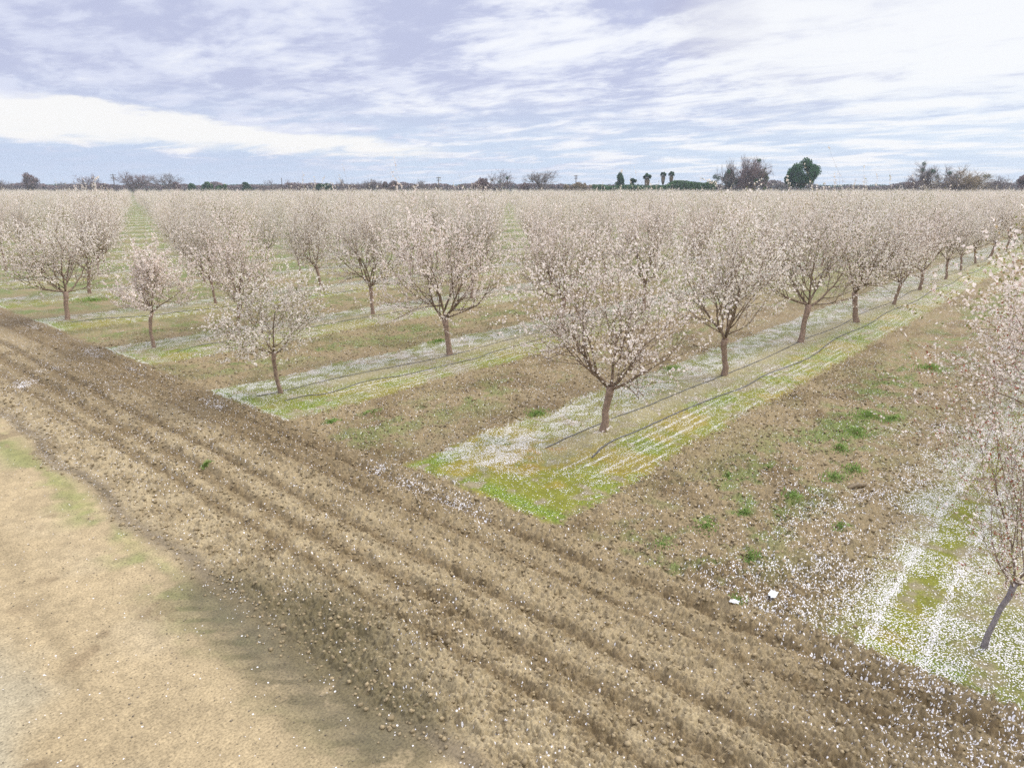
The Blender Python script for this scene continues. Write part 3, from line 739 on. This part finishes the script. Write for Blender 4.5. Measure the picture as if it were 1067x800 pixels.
# ------------------------------------------------------------------ scraps of paper, a stick, rusty litter
M_PAPER = simple('crumpled_paper', (.72, .73, .74), .6, .15, 12)
def scrap(px, py, s, seed, lab):
    X_, Y_, _ = ground_pt(px, py); rng = np.random.default_rng(seed); n = 11
    u, w = np.meshgrid(np.linspace(-1, 1, n), np.linspace(-1, 1, n))
    r = 1 - .35 * rng.uniform(size=u.shape) * ((np.abs(u) > .95) | (np.abs(w) > .95))
    z = (.42 * clod((u + 5) * 1.1, (w + 5) * 1.1, seed) + .22 * fbm(u * 3 + 9, w * 3 + 9, 3, seed)) * s
    z += rng.normal(size=z.shape) * s * .03
    v = np.stack([u * s * r, w * s * .7 * r + u * s * .2, z + .0], -1); 
    th = np.concatenate([v.reshape(-1, 3), v.reshape(-1, 3) - np.array([0, 0, .004])])
    i = np.arange(n * n).reshape(n, n); q = np.stack([i[:-1, :-1], i[:-1, 1:], i[1:, 1:], i[1:, :-1]], -1).reshape(-1, 4)
    rim = np.concatenate([i[0, :], i[1:, -1], i[-1, -2::-1], i[-2:0:-1, 0]]); rq = np.stack([rim, np.roll(rim, -1), np.roll(rim, -1) + n * n, rim + n * n], -1)
    o = add('paper_scrap', mk_mesh('paper_scrap', th, [np.concatenate([q, q[:, ::-1] + n * n, rq[:, ::-1]])], [M_PAPER]), None, (X_, Y_, height_at(X_, Y_) + .02), seed)
    tag(o, lab, 'litter', 'white scraps lying on the soil')
scrap(805, 622, .085, 3, 'larger crumpled white scrap on the brown soil, at the lower right')
scrap(764, 637, .06, 8, 'smaller crumpled white scrap beside a green weed')
tb = Tubes(); gx, gy, _ = ground_pt(893, 508); gz = height_at(gx, gy)
tb.tube([(-.2, 0, .03), (-.08, .01, .045), (.05, -.005, .05), (.2, .01, .035)], [.03, .045, .042, .026], 8)
tag(add('wood_chunk', tb.mesh('wood_chunk', simple('weathered_wood', (.22, .17, .11), .9, .35, 12)), None, (gx, gy, gz), -.5), 'short weathered brown branch lying among the weeds in the right alley', 'branch')

# ------------------------------------------------------------------ trees and poles beyond the orchard
M_FBARK = simple('far_bark', (.20, .16, .15), .9, .3, 2)
M_GREY = simple('grey_twigs', (.25, .21, .20), .9, .3, .5)
M_TAN = simple('tan_twigs', (.34, .27, .18), .9, .3, .5)
M_PURP = simple('purple_twigs', (.25, .18, .17), .9, .3, .5)
M_PINE = simple('pine_needles', (.045, .125, .04), .8, .45, .45, trans=.15)
M_DKG = simple('dark_foliage', (.05, .115, .04), .8, .4, .5, trans=.15)
M_MIDG = simple('green_foliage', (.08, .155, .055), .8, .4, .5, trans=.15)
M_DRAB = simple('drab_foliage', (.10, .11, .085), .8, .35, .5, trans=.15)
M_SKIRT = simple('palm_skirt', (.20, .155, .10), .9, .3, 2)
M_POLE = simple('pole_wood', (.12, .10, .085), .9, .3, 3)

def bare_tree(hgt, wid, seed, twig_mat, density=1.0, low=.25, mist=0, name_parts=True):
    """trunk, limbs and a haze of fine twigs, plus mistletoe balls if asked"""
    r = np.random.default_rng(seed); trunk, limbs, tw = Tubes(), Tubes(), Tubes(); tips = []
    th = hgt * low; r0 = hgt * .028
    trunk.tube([(0, 0, -.3), (r.normal() * .05, 0, th * .5), (r.normal() * .1, r.normal() * .1, th)], [r0 * 1.3, r0, r0 * .9], 8)
    def go(p, d, L, rr, lv):
        n = 4; pts = [p]
        for i in range(n):
            d = norm(d + r.normal(size=3) * .17 + np.array([0, 0, .05])); pts.append(pts[-1] + d * L / n)
        (limbs if lv < 3 else tw).tube(pts, list(np.linspace(rr, rr * .45, n + 1)), 5 if lv < 3 else 3)
        if lv >= 2: tips.append(pts)
        if lv == 4: return
        for i in range(int({1: 6, 2: 6, 3: 6}[lv] * density + .5)):
            t = r.uniform(.3, 1); j = min(int(t * n), n - 1); ax = norm(cross3(d, r.normal(size=3))); an = rad(r.uniform(20, 60))
            go(pts[j + 1], norm(d * math.cos(an) + ax * math.sin(an)), L * r.uniform(.45, .72), max(rr * .5, hgt * .0011), lv + 1)
    k = 6
    for i in range(k):
        a = i * 6.28 / k + r.normal() * .3; an = rad(r.uniform(15, 60))
        go(np.array([0, 0, th]) * r.uniform(.75, 1), np.array([math.sin(an) * math.cos(a), math.sin(an) * math.sin(a), math.cos(an)]), hgt * .42, r0 * .6, 1)
    # size to the wanted height and width
    allv = np.concatenate([np.array(t) for t in tips]); sz_ = hgt / allv[:, 2].max(); sw = wid / (np.percentile(np.abs(allv[:, :2]), 97) * 2)
    sc = np.array([sw, sw, sz_])
    out = {}
    for nm, tb_, mt in (('trunk', trunk, M_FBARK), ('limbs', limbs, M_FBARK), ('twigs', tw, twig_mat)):
        v, q, t = tb_.arrays(); out[nm] = mk_mesh(nm, v * sc, [q, t], [mt])
    balls = []
    for m_ in range(mist):
        P = tips[r.integers(len(tips))][-2] * sc; cpts = P + rand_units(260, r) * (r.uniform(0, 1, (260, 1)) ** .4) * hgt * .055
        v, f = flat_bits(cpts, hgt * .018, r, .3, .6); balls.append(mk_mesh('mistletoe', v, [f], [M_DKG]))
    return out, balls

def place_bare(px, ytop, wpx, D, seed, mat, lab, density=1.0, low=.25, mist=0, grp=None, cat='tree', name='bare_tree'):
    ytop -= 1.5; wpx *= 1.15; x, y, top = far_pt(px, ytop, D); w = wpx / 748.7 * D
    parts, balls = bare_tree(top, w, seed, mat, density, low, mist)
    t = add(name, None, None, (x, y, 0), seed); tag(t, lab, cat, grp)
    for k, me in parts.items(): add(k, me, t)
    for b in balls: add('mistletoe', b, t)

def crown_pts(n, r, lobes, rad_, shell=.55):
    """points spread through a set of overlapping lobes (cx,cy,cz,radius)"""
    w = np.array([l[3] ** 2 for l in lobes]); k = r.choice(len(lobes), n, p=w / w.sum()); Lb = np.array(lobes)[k]
    return Lb[:, :3] + rand_units(n, r) * (Lb[:, 3] * r.uniform(shell, 1.06, n) )[:, None]

CONE = {'conifer'}
def leafy(px, ytop, wpx, D, seed, mat, lab, n=5000, leaf=.35, base=.15, lean=0.0, flat=1.0, round_=False, grp=None, cat='tree', name='leafy_tree', ragged=1.0):
    r = np.random.default_rng(seed); x, y, top = far_pt(px, ytop, D); w = wpx / 748.7 * D
    t = add(name, None, None, (x, y, 0)); tag(t, lab, cat, grp)
    rt = np.array([math.sin(AZ), -math.cos(AZ), 0])      # lean goes this way
    b0 = top * base; hh = top - b0
    tb = Tubes(); cen = rt * lean * w * .5
    tb.tube([(0, 0, -.3), tuple(cen * .3 + np.array([0, 0, b0 * .6])), tuple(cen * .8 + np.array([0, 0, b0 + hh * .45]))], [w * .045, w * .035, w * .018], 8)
    lb = Tubes(); lobes = []
    for i in range(26):
        u = rand_units(1, r)[0]; q = r.uniform(.35, .78)
        c = cen + np.array([u[0] * w * .5 * q, u[1] * w * .5 * q, b0 + hh * .5 + u[2] * hh * .5 * q * flat])
        if name in CONE:
            fz = (i + .5) / 26; c = np.array([u[0] * w * .42 * (1 - fz), u[1] * w * .42 * (1 - fz), b0 + hh * fz * .93])
        lobes.append((c[0], c[1], c[2], min(w, hh) * r.uniform(.10, .2) * (1.1 if round_ else ragged)))
        lb.tube([tuple(cen * .5 + np.array([0, 0, b0 + hh * .15])), tuple((c + cen) / 2 + np.array([0, 0, b0 * .3])), tuple(c)], [w * .014, w * .009, w * .004], 4)
    add('trunk', tb.mesh('trunk', M_FBARK), t); add('limbs', lb.mesh('limbs', M_FBARK), t)
    v, f = flat_bits(crown_pts(n, r, lobes, 1, .35), leaf, r, .3, .8); add('crown', mk_mesh('crown', v, [f], [mat]), t)

def palm(px, ytop, D, seed, lab, hpx=9):
    r = np.random.default_rng(seed); x, y, top = far_pt(px, ytop, D); t = add('palm_tree', None, None, (x, y, 0)); tag(t, lab, 'palm tree', 'fan palms on the horizon')
    R = hpx / 748.7 * D * .5
    cz = top - R * .8
    tb = Tubes(); tb.tube([(0, 0, -.3), (.1, 0, cz * .5), (0, 0, cz)], [R * .25, R * .17, R * .16], 8); add('trunk', tb.mesh('trunk', M_FBARK), t)
    sk = Tubes(); sk.tube([(0, 0, cz - R * 2.6), (0, 0, cz - R * 1.7), (0, 0, cz - R * .6), (0, 0, cz)], [R * .22, R * .5, R * .62, R * .3], 10); add('dry_skirt', sk.mesh('skirt', M_SKIRT), t)
    V, FF, n = [], [], 0
    for i in range(46):
        d = rand_units(1, r)[0]; d[2] = abs(d[2]) * 1.0 - .25; d = norm(d); s_ = norm(np.cross(d, [0, 0, 1.])); u_ = np.cross(s_, d)
        b = np.array([0, 0, cz]); L = R * r.uniform(.8, 1.1)
        ring = [b + d * L * .45]
        for a in np.linspace(-1.3, 1.3, 9): ring.append(b + d * L * (.45 + .6 * math.cos(a)) + s_ * L * .55 * math.sin(a) + u_ * L * (-.12 * (a * a)))
        V.append(np.array(ring)); FF += [(n, n + j, n + j + 1) for j in range(1, 9)]; n += len(ring)
    add('fronds', mk_mesh('fronds', np.concatenate(V), [np.array(FF)], [M_DKG]), t)

def pole(px, ytop, D, seed, lab, arm=True):
    x, y, top = far_pt(px, ytop, D); t = add('utility_pole', None, None, (x, y, 0), AZ + .6); tag(t, lab, 'utility pole', 'utility poles on the horizon')
    tb = Tubes(); tb.tube([(0, 0, -.3), (0, 0, top * .5), (0, 0, top)], [.28, .24, .2], 8); add('post', tb.mesh('post', M_POLE), t)
    if arm:
        for k, zz_ in enumerate((top - .6, top - 1.9)):
            ta = Tubes(); ta.tube([(0, -1.5 + k * .4, zz_), (.0, 1.5 - k * .4, zz_)], [.14, .14], 6); a = add('crossarm', ta.mesh('crossarm', M_POLE), t)
            for q in (-1.2, -.5, .5, 1.2):
                ti = Tubes(); ti.tube([(0, q * (1 - k * .25), zz_ + .1), (0, q * (1 - k * .25), zz_ + .5)], [.07, .1], 6); add('insulator', ti.mesh('insulator', M_GREY), a)

def hedge(px0, px1, ytop, D, seed, mat, lab, n, leaf, name='hedge', kind=None, vary=.5):
    r = np.random.default_rng(seed); a = np.array(far_pt(px0, ytop, D)); b = np.array(far_pt(px1, ytop, D)); top = a[2]; L = np.linalg.norm((b - a)[:2])
    t = r.uniform(size=n); u = np.array([(b - a)[0], (b - a)[1]]) / L; nn = np.array([-u[1], u[0]])
    prof = top * (1 - vary * .8 + vary * 1.1 * (fbm(t * L / 11, t * 0 + seed, 3, seed)))
    zz_ = prof * r.uniform(0, 1, n) ** .55; th = r.normal(0, 2.2, n)
    v, f = flat_bits(np.stack([a[0] + u[0] * t * L + nn[0] * th, a[1] + u[1] * t * L + nn[1] * th, zz_], -1), leaf, r, .3, .8)
    o = add(name, mk_mesh(name, v, [f], [mat])); tag(o, lab, 'hedge' if kind is None else 'woodland', kind=kind)

# right group, 300-380 m off
leafy(829, 167.5, 39, 345, 1, M_PINE, 'large dark green round pine leaning right on the horizon', 13000, .65, .22, .25, 1.0, True, name='pine_tree', cat='pine tree')
place_bare(760, 164, 24, 345, 2, M_GREY, 'grey half-bare tree left of the brown one near the pine', 1.05, .2, 4)
leafy(760, 174, 20, 347, 52, M_DRAB, 'drab ivy-clad tree under the grey half-bare crown', 3500, .6, .15, name='ivy_clad_tree')
place_bare(781, 161, 34, 345, 3, M_PURP, 'brown bushy bare tree just left of the round dark pine', 1.15, .12, 3)
leafy(782, 172, 34, 349, 53, M_PURP, 'dense brown thicket at the foot of the brown bare tree', 6000, .55, .05, name='thicket', cat='thicket')
leafy(795, 170, 12, 344, 54, M_MIDG, 'narrow green bush clinging to the right side of the brown bare tree', 1800, .6, .1, name='green_bush', cat='bush')
place_bare(972, 167, 40, 330, 4, M_GREY, 'tall bare tree with dark mistletoe balls at the right of the horizon', 1.1, .15, 12)
place_bare(1003, 171, 56, 330, 5, M_TAN, 'wide tan bare willow right of the tree with mistletoe', 1.2, .08, 2)
leafy(1003, 182, 40, 332, 55, M_TAN, 'rounded tan bush under the wide willow', 5200, .55, .02, name='tan_bush', cat='bush')
place_bare(955, 181, 26, 332, 6, M_PURP, 'low bare tree left of the tree with mistletoe', 1.0, .15)
place_bare(1043, 182, 24, 330, 7, M_GREY, 'small bare tree between the tan willow and the right edge', 1.0, .2)
leafy(1066, 178, 16, 320, 8, M_PURP, 'purple-brown dense tree cut by the right edge of the picture', 4000, .55, .1)
# middle group
leafy(646, 179.5, 17, 380, 11, M_DKG, 'pointed dark green conifer left of the palms', 4200, .6, .05, 0, 1.2, name='conifer', cat='conifer')
leafy(659.5, 184.5, 9, 380, 12, M_DKG, 'small round dark green tree just right of the pointed conifer', 2600, .6, .1)
palm(674, 181.5, 380, 13, 'leftmost of the three fan palms, its crown loose', 9)
palm(690.5, 180, 380, 14, 'middle fan palm, left of the closely standing pair', 7)
palm(699, 179.5, 380, 15, 'rightmost fan palm of the closely standing pair', 7)
place_bare(710, 187, 7, 385, 16, M_GREY, 'tiny bare tree right of the fan palms', .8, .3)
hedge(618, 745, 188, 375, 17, M_MIDG, 'long green hedge behind the orchard below the palms', 17000, .7)
leafy(603, 189, 38, 390, 18, M_TAN, 'low brown rounded thicket below the utility pole', 7000, .55, .02, name='thicket', cat='thicket')
place_bare(520, 176, 30, 360, 19, M_GREY, 'bare crooked tree rising over a dark bush left of centre', .9, .25, 3)
leafy(503, 185, 30, 358, 20, M_PURP, 'dark bush at the foot of the bare crooked tree', 5500, .55, .03, name='dark_bush', cat='bush')
place_bare(562, 177, 28, 365, 21, M_GREY, 'fan-shaped bare tree right of the bare crooked tree', 1.0, .1)
leafy(547, 188, 12, 366, 22, M_PURP, 'small dark bush left of the fan-shaped bare tree', 2500, .55, .03, name='dark_bush', cat='bush')
# left group
for i, (px, yt, wp, kd, lab) in enumerate([
    (6, 188, 22, 'b', 'low bare tree at the very left of the horizon'), (31, 178, 18, 'p', 'dark round tree standing above the horizon at far left'),
    (68, 190, 22, 'b', 'low bare tree right of the dark round tree'), (92, 181, 22, 'b', 'bare domed tree midway between dark round tree and pole'),
    (106, 190, 16, 'p', 'low dark bush left of the leftmost pole'), (140, 179.5, 30, 'b', 'wide bare oak just right of the leftmost pole'),
    (172, 180, 32, 'b', 'broad bare oak right of the wide bare oak'), (184, 189, 10, 'p', 'small dark bush at the foot of the broad bare oak'),
    (200, 190, 9, 'g', 'tiny green tree right of the bare oaks'), (216, 189, 13, 'g', 'small rounded green tree above the aisle'),
    (232, 191.5, 18, 'g', 'flat low green tree right of the small rounded one'), (257, 188, 12, 'd', 'small dark green tree left of the brown domed one'),
    (283, 186.5, 20, 'b', 'brown domed bare tree right of a small dark green tree'), (305, 188, 26, 'b', 'low wide bare tree right of the second pole'),
    (333, 191, 9, 'd', 'tiny dark green tree before the double green one'), (341, 190, 12, 'd', 'double dark green tree left of the umbrella-shaped bare tree'),
    (356, 185.5, 13, 'b', 'umbrella-shaped small bare tree'), (371, 190, 13, 'b', 'low grey bare tree after the umbrella-shaped one'),
    (388, 187, 22, 'b', 'grey bare tree with domed crown left of the purple thicket'), (406, 188, 26, 'p', 'purple-brown thicket with an even top'),
    (440, 188.5, 18, 'b', 'thin bare tree left of the third pole')]):
    D = 430 + (i * 37 % 40)
    if kd == 'b': place_bare(px, yt, wp, D, 60 + i, (M_GREY, M_PURP)[i % 2], lab, 1.0, .12, 0)
    else: leafy(px, yt, wp, D, 60 + i, {'p': M_PURP, 'g': M_MIDG, 'd': M_DKG}[kd], lab, 2200 + int(wp * 60), .7, .08)
pole(119.5, 181.5, 420, 1, 'leftmost utility pole, beside the wide bare oak'); pole(294, 185.5, 440, 2, 'thin pole between two low bare trees', False)
pole(457, 184.5, 400, 3, 'utility pole with crossarms left of the dark bush'); pole(600, 182.5, 395, 4, 'utility pole rising from the brown thicket')
hedge(-30, 640, 190.3, 620, 31, M_PURP, 'distant low belt of trees along the left horizon', 26000, 1.3, 'far_woodland', 'stuff', .6)
hedge(700, 1100, 188, 480, 32, M_GREY, 'distant belt of bare trees along the right horizon', 26000, .9, 'far_woodland', 'stuff', .8)
hedge(-60, 1130, 191.8, 900, 33, M_DKG, 'farthest dark belt of woodland under the sky', 26000, 1.6, 'far_woodland', 'stuff', .4)

# ------------------------------------------------------------------ sky and light
w = bpy.data.worlds.new('World'); scene.world = w; w.use_nodes = True
nt = w.node_tree; L = nt.links.new; nt.nodes.clear()
SUN_EL, SUN_AZ = rad(48), AZ - rad(62)          # behind thin cloud, high to the right
out = N(nt, 'ShaderNodeOutputWorld')
sky = N(nt, 'ShaderNodeTexSky', sky_type='NISHITA'); sky.sun_disc = False; sky.sun_elevation = SUN_EL; sky.sun_rotation = math.pi / 2 - SUN_AZ
bgs = N(nt, 'ShaderNodeBackground'); L(sky.outputs[0], bgs.inputs[0]); bgs.inputs[1].default_value = .10
tc = N(nt, 'ShaderNodeTexCoord'); sep = N(nt, 'ShaderNodeSeparateXYZ'); L(tc.outputs['Generated'], sep.inputs[0])
dx, dy, dz = sep.outputs
el = math_n(nt, 'ARCSINE', dz)
az = math_n(nt, 'ARCTAN2', dy, dx)
# clouds lie on a plane overhead: the same noise shrinks towards the horizon
den = math_n(nt, 'ADD', math_n(nt, 'MAXIMUM', dz, 0), .075)
px_ = math_n(nt, 'DIVIDE', dx, den); py_ = math_n(nt, 'DIVIDE', dy, den)
comb = N(nt, 'ShaderNodeCombineXYZ'); L(px_, comb.inputs[0]); L(py_, comb.inputs[1])
mp = N(nt, 'ShaderNodeMapping'); L(comb.outputs[0], mp.inputs[0]); mp.inputs['Rotation'].default_value = (0, 0, -AZ + rad(8)); mp.inputs['Location'].default_value = (3.1, 1.2, 0)
mp.inputs['Scale'].default_value = (1.0, .62, 1)
def noise(scale, det, rough, vec, dist=0.0):
    n = N(nt, 'ShaderNodeTexNoise'); n.inputs['Scale'].default_value = scale; n.inputs['Detail'].default_value = det; n.inputs['Roughness'].default_value = rough; n.inputs['Distortion'].default_value = dist
    L(vec, n.inputs['Vector']); return n.outputs[0]
n1 = noise(1.9, 10, .62, mp.outputs[0], .35); n2 = noise(.55, 5, .5, mp.outputs[0]); n3 = noise(5.5, 7, .62, mp.outputs[0], .4)
gap = math_n(nt, 'ADD', math_n(nt, 'ADD', math_n(nt, 'MULTIPLY', n1, .62), math_n(nt, 'MULTIPLY', n2, .3)), math_n(nt, 'MULTIPLY', n3, .2))
# brighter thin cloud toward the sun side
def lin(a, s, o):
    r = math_n(nt, 'MULTIPLY_ADD', a, s); r.node.inputs[2].default_value = o; return r
sunside = lin(az, -.17, .17 * (AZ - .04))
gap = math_n(nt, 'ADD', gap, sunside)
def smooth(a, lo, hi):
    r = N(nt, 'ShaderNodeMapRange', interpolation_type='SMOOTHERSTEP'); L(a, r.inputs[0]) if not isinstance(a, float) else None
    r.inputs[1].default_value = lo; r.inputs[2].default_value = hi; return r.outputs[0]
bright = smooth(gap, .50, .70)
lav = (.575, .60, .80); white = (.86, .87, .91); low = (.57, .69, .85)
lavv = mixc(nt, smooth(math_n(nt, 'ADD', math_n(nt, 'MULTIPLY', n1, .65), math_n(nt, 'MULTIPLY', n3, .35)), .40, .58), (.49, .52, .70), (.66, .69, .83))
c = mixc(nt, bright, lavv, white)
# pale open gap on the left, sloping down to the right, with a blue-grey bank below it
wv = math_n(nt, 'MULTIPLY', math_n(nt, 'SUBTRACT', n1, .5), .045)
elw = math_n(nt, 'ADD', el, wv)
a0, e0 = azel(0, 92); a1, e1 = azel(480, 158)
s_top = (e1 - e0) / (a1 - a0)
topl = math_n(nt, 'SUBTRACT', elw, lin(az, s_top, e0 - s_top * a0))
b0_, f0 = azel(0, 145); b1_, f1 = azel(480, 166); s_bot = (f1 - f0) / (b1_ - b0_)
botl = math_n(nt, 'SUBTRACT', elw, lin(az, s_bot, f0 - s_bot * b0_))
band = math_n(nt, 'MULTIPLY', smooth(topl, .006, -.006), smooth(botl, -.008, .012))
band = math_n(nt, 'MULTIPLY', band, smooth(az, a1 - .02, a1 + .10))
below = math_n(nt, 'MULTIPLY', smooth(botl, .002, -.010), smooth(az, AZ + .12, AZ + .35))
ab, eb = azel(750, 22)
gb = math_n(nt, 'ADD', math_n(nt, 'POWER', math_n(nt, 'DIVIDE', math_n(nt, 'SUBTRACT', az, ab), .075), 2.0), math_n(nt, 'POWER', math_n(nt, 'DIVIDE', math_n(nt, 'SUBTRACT', el, eb), .05), 2.0))
blob = smooth(math_n(nt, 'ADD', gb, math_n(nt, 'MULTIPLY', math_n(nt, 'SUBTRACT', n1, .5), 4.0)), 1.3, .0)
c = mixc(nt, math_n(nt, 'MULTIPLY', blob, .75), c, (.46, .47, .63))
ag, eg = azel(960, 10)
gg = math_n(nt, 'ADD', math_n(nt, 'POWER', math_n(nt, 'DIVIDE', math_n(nt, 'SUBTRACT', az, ag), .34), 2.0), math_n(nt, 'POWER', math_n(nt, 'DIVIDE', math_n(nt, 'SUBTRACT', el, eg), .16), 2.0))
glare = smooth(math_n(nt, 'ADD', gg, math_n(nt, 'MULTIPLY', math_n(nt, 'SUBTRACT', n1, .5), -2.2)), 1.1, .0)
c = mixc(nt, math_n(nt, 'MULTIPLY', glare, .7), c, (.86, .865, .88))
# clear pale blue toward the horizon
lowmask = math_n(nt, 'MULTIPLY', smooth(el, rad(8.5), rad(1.0)), smooth(n1, .62, .42))
c = mixc(nt, math_n(nt, 'MULTIPLY', lowmask, .8), c, low)
c = mixc(nt, math_n(nt, 'MULTIPLY', below, .75), c, (.50, .585, .77))
c = mixc(nt, math_n(nt, 'MULTIPLY', band, .95), c, (.90, .885, .87))
hz = smooth(el, rad(2.2), rad(-.5))
c = mixc(nt, math_n(nt, 'MULTIPLY', hz, .45), c, (.62, .73, .86))
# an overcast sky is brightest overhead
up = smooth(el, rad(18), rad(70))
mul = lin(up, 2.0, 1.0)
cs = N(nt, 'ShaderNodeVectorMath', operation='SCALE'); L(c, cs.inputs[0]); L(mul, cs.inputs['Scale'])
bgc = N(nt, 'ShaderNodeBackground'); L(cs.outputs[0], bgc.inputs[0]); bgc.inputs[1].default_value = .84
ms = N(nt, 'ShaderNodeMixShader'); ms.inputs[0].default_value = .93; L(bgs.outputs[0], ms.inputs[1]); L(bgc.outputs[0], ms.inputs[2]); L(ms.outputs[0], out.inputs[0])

sun = bpy.data.lights.new('sun', 'SUN'); sun.energy = 1.5; sun.angle = rad(14); sun.color = (1, .96, .9)
so = add('sun', sun, None, (0, 0, 40))
from mathutils import Vector
sd = Vector((math.cos(SUN_EL) * math.cos(SUN_AZ), math.cos(SUN_EL) * math.sin(SUN_AZ), math.sin(SUN_EL)))
so.rotation_euler = sd.to_track_quat('Z', 'Y').to_euler()

HAZE = True
if HAZE:
    x0, x1, y0_, y1, z0, z1 = -100, 1250, -300, 1050, -1.5, 24
    v = [(x, y, z) for x in (x0, x1) for y in (y0_, y1) for z in (z0, z1)]
    m = bpy.data.materials.new('air'); m.use_nodes = True; t = m.node_tree; t.nodes.clear()
    o_ = N(t, 'ShaderNodeOutputMaterial'); pv = N(t, 'ShaderNodeVolumePrincipled'); pv.inputs['Density'].default_value = .00025; pv.inputs['Color'].default_value = (.80, .88, 1, 1); pv.inputs['Anisotropy'].default_value = 0
    t.links.new(pv.outputs[0], o_.inputs['Volume'])
    me = mk_mesh('haze', v, [np.array([(0, 1, 3, 2), (4, 6, 7, 5), (0, 4, 5, 1), (2, 3, 7, 6), (0, 2, 6, 4), (1, 5, 7, 3)])], [m])
    tag(add('haze', me), 'thin pale haze over the orchard', 'haze', kind='stuff')

# ------------------------------------------------------------------ camera
cam = bpy.data.cameras.new('camera'); co = add('camera', cam, None, (0, 0, H)); scene.camera = co
cam.sensor_fit = 'HORIZONTAL'; cam.sensor_width = 36; cam.lens = F / 1067 * 36
cam.clip_start = .1; cam.clip_end = 9000
co.rotation_euler = (math.pi / 2 - TH, 0, AZ - math.pi / 2)
scene.view_settings.view_transform = 'Standard'; scene.view_settings.look = 'None'; scene.view_settings.exposure = .42; scene.view_settings.gamma = 1
scene.cycles.use_denoising = False
scene.cycles.max_bounces = 5; scene.cycles.diffuse_bounces = 3; scene.cycles.transparent_max_bounces = 4; scene.cycles.volume_bounces = 0
